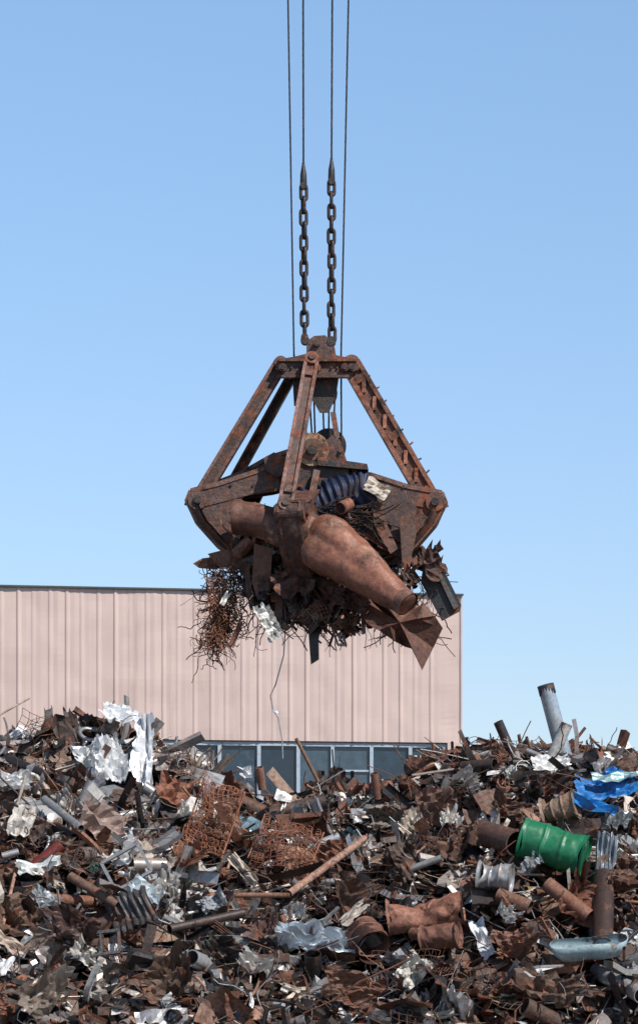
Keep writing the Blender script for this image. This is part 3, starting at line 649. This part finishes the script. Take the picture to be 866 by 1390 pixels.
m.add(V,[(j*n+i,j*n+i+1,(j+1)*n+i+1,(j+1)*n+i) for j in range(len(zs)-1) for i in range(n-1)],0,(.5,.5,.5))
m.obj('cladding',wh,[M_CLAD])
M_TRIM=mk_mat('roof_trim',.6,0,.05,2,.1,.2,col=(.05,.065,.06)); M_FR=mk_mat('window_frame_paint',.5,0,.1,3,.1,.2,col=(.36,.43,.50))
M_WALL=mk_mat('plaster_wall',.85,0,.05,1,.2,.15,col=(.42,.33,.31))
def wb(m,u0,u1,z0,z1,n0,n1,mat=0,col=(.5,.5,.5)):
    V=[B(u,z,n) for u in(u0,u1) for n in(n0,n1) for z in(z0,z1)]
    m.add(V,[(0,1,3,2),(4,6,7,5),(0,4,5,1),(2,3,7,6),(0,2,6,4),(1,5,7,3)],mat,col)
m=MB(); wb(m,-36,.02,ZT,ZT+.035,-.3,.08); m.obj('roof_edge_trim',wh,[M_TRIM])
m=MB(); wb(m,-36,-.003,ZB-.03,ZT-.01,-.25,-.07); wb(m,-.30,-.003,ZB-.34,ZB-.033,-.3,-.07); wb(m,-.30,-.003,0,ZB-.343,-.3,-.04);
wb(m,-36,-.303,0,3.2,-.3,-.06); wb(m,-.3,-.006,0,ZT-.02,-14,-.303); wb(m,-36,-35.7,0,ZT-.02,-14,-.303); wb(m,-36,0,0,ZT-.02,-14.3,-14.003); m.obj('walls',wh,[M_WALL])
m=MB(); wb(m,-.31,.0,ZB-.36,ZB-.002,-.02,.02); m.obj('corner_flashing',wh,[M_CLAD])
m=MB(); wb(m,-35.9,-.05,ZT-.35,ZT-.05,-14,-.31); m.obj('roof',wh,[M_TRIM])
m=MB(); uu=-.33; k=0; ZS=3.2
wb(m,-36,-.303,ZB-.10,ZB-.033,-.2,-.05); wb(m,-36,-.303,ZS,ZS+.08,-.2,-.03)
glass=MB()
while uu>-35.5:
    wide=.82 if k%3 else .72
    wb(m,uu-.075,uu,ZS+.083,ZB-.103,-.2,-.04)
    c=[(.022,.042,.066),(.016,.030,.048),(.05,.08,.11),(.020,.040,.062)][(k*7+k//3)%4]
    z1=ZB-.103
    tl=.004*((k*5)%3-1)
    glass.add([B(uu-wide,ZS+.08,-.12+tl),B(uu-.075,ZS+.08,-.12),B(uu-.075,z1,-.12),B(uu-wide,z1,-.12+tl)],[(0,1,2,3)],0,c)
    if k%4==2: wb(m,uu-wide,uu-.078,ZB-.62,ZB-.58,-.17,-.07)
    uu-=wide; k+=1
m.obj('window_frames',wh,[M_FR])
gm=mk_mat('dusty_glass',.08,0,.12,1.5,.02,.35,rustcol=(.07,.10,.13,1)); glass.obj('window_glass',wh,[gm])
m=MB(); wb(m,-35.6,-.32,ZS,ZB,-1.2,-1.1); m.obj('interior_wall',wh,[M_TRIM])

# ------------------------------------------------------------ ground
m=MB(); m.add([(-600,-300,0),(600,-300,0),(600,1500,0),(-600,1500,0)],[(0,1,2,3)],0,(.1,.09,.08))
m.obj('ground',None,[mk_mat('dirt_ground',.95,0,.1,.4,.5,.35,col=(.12,.10,.085),rustcol=(.07,.05,.04,1))],recentre=False)

# ------------------------------------------------------------ light
to_sun=nrm([.60,-.68,.0]); el=math.radians(46); ts=Vector((to_sun[0]*math.cos(el),to_sun[1]*math.cos(el),math.sin(el)))
sl=bpy.data.lights.new('sun','SUN'); sl.energy=5.0; sl.angle=math.radians(.5); sl.color=(1,.95,.88)
so=bpy.data.objects.new('sun',sl); so.rotation_euler=ts.to_track_quat('Z','Y').to_euler(); so.location=(20,-20,40); bpy.context.scene.collection.objects.link(so)
w=bpy.data.worlds.new('World'); bpy.context.scene.world=w; w.use_nodes=True; nt=w.node_tree
bg=nt.nodes['Background']; sk=nt.nodes.new('ShaderNodeTexSky'); sk.sky_type='NISHITA'; sk.sun_disc=False; sk.sun_elevation=el; sk.sun_rotation=math.atan2(ts.x,ts.y)
sk.air_density=1.0; sk.dust_density=.4; sk.ozone_density=2.0; sk.altitude=0
tc=nt.nodes.new('ShaderNodeTexCoord'); sx=nt.nodes.new('ShaderNodeSeparateXYZ'); nt.links.new(tc.outputs['Generated'],sx.inputs[0])
mr=nt.nodes.new('ShaderNodeMapRange'); mr.inputs['From Min'].default_value=.0; mr.inputs['From Max'].default_value=.75; nt.links.new(sx.outputs['Z'],mr.inputs['Value'])
cr=nt.nodes.new('ShaderNodeValToRGB'); nt.links.new(mr.outputs[0],cr.inputs[0])
E=cr.color_ramp.elements; E[0].position=0; E[0].color=(1.10,1.08,1.27,1); E[1].position=.8; E[1].color=(.42,.45,.5,1)
q=cr.color_ramp.elements.new(.42); q.color=(1.70,1.82,1.84,1)
mx=nt.nodes.new('ShaderNodeMix'); mx.data_type='RGBA'; mx.blend_type='MULTIPLY'; mx.inputs['Factor'].default_value=1
nt.links.new(cr.outputs[0],mx.inputs['B'])
nt.links.new(sk.outputs[0],mx.inputs['A']); nt.links.new(mx.outputs['Result'],bg.inputs[0]); bg.inputs[1].default_value=.1
# ------------------------------------------------------------ camera
cd=bpy.data.cameras.new('camera'); cam=bpy.data.objects.new('camera',cd); bpy.context.scene.collection.objects.link(cam); bpy.context.scene.camera=cam
cam.location=(0,0,CZ); cam.rotation_euler=(math.pi/2,0,0); cd.sensor_fit='HORIZONTAL'; cd.sensor_width=36; cd.lens=36*F/866; cd.shift_y=(HY-695)/866; cd.clip_end=3000; cd.clip_start=.5
vs=bpy.context.scene.view_settings; vs.view_transform='Standard'; vs.look='None'; vs.exposure=0
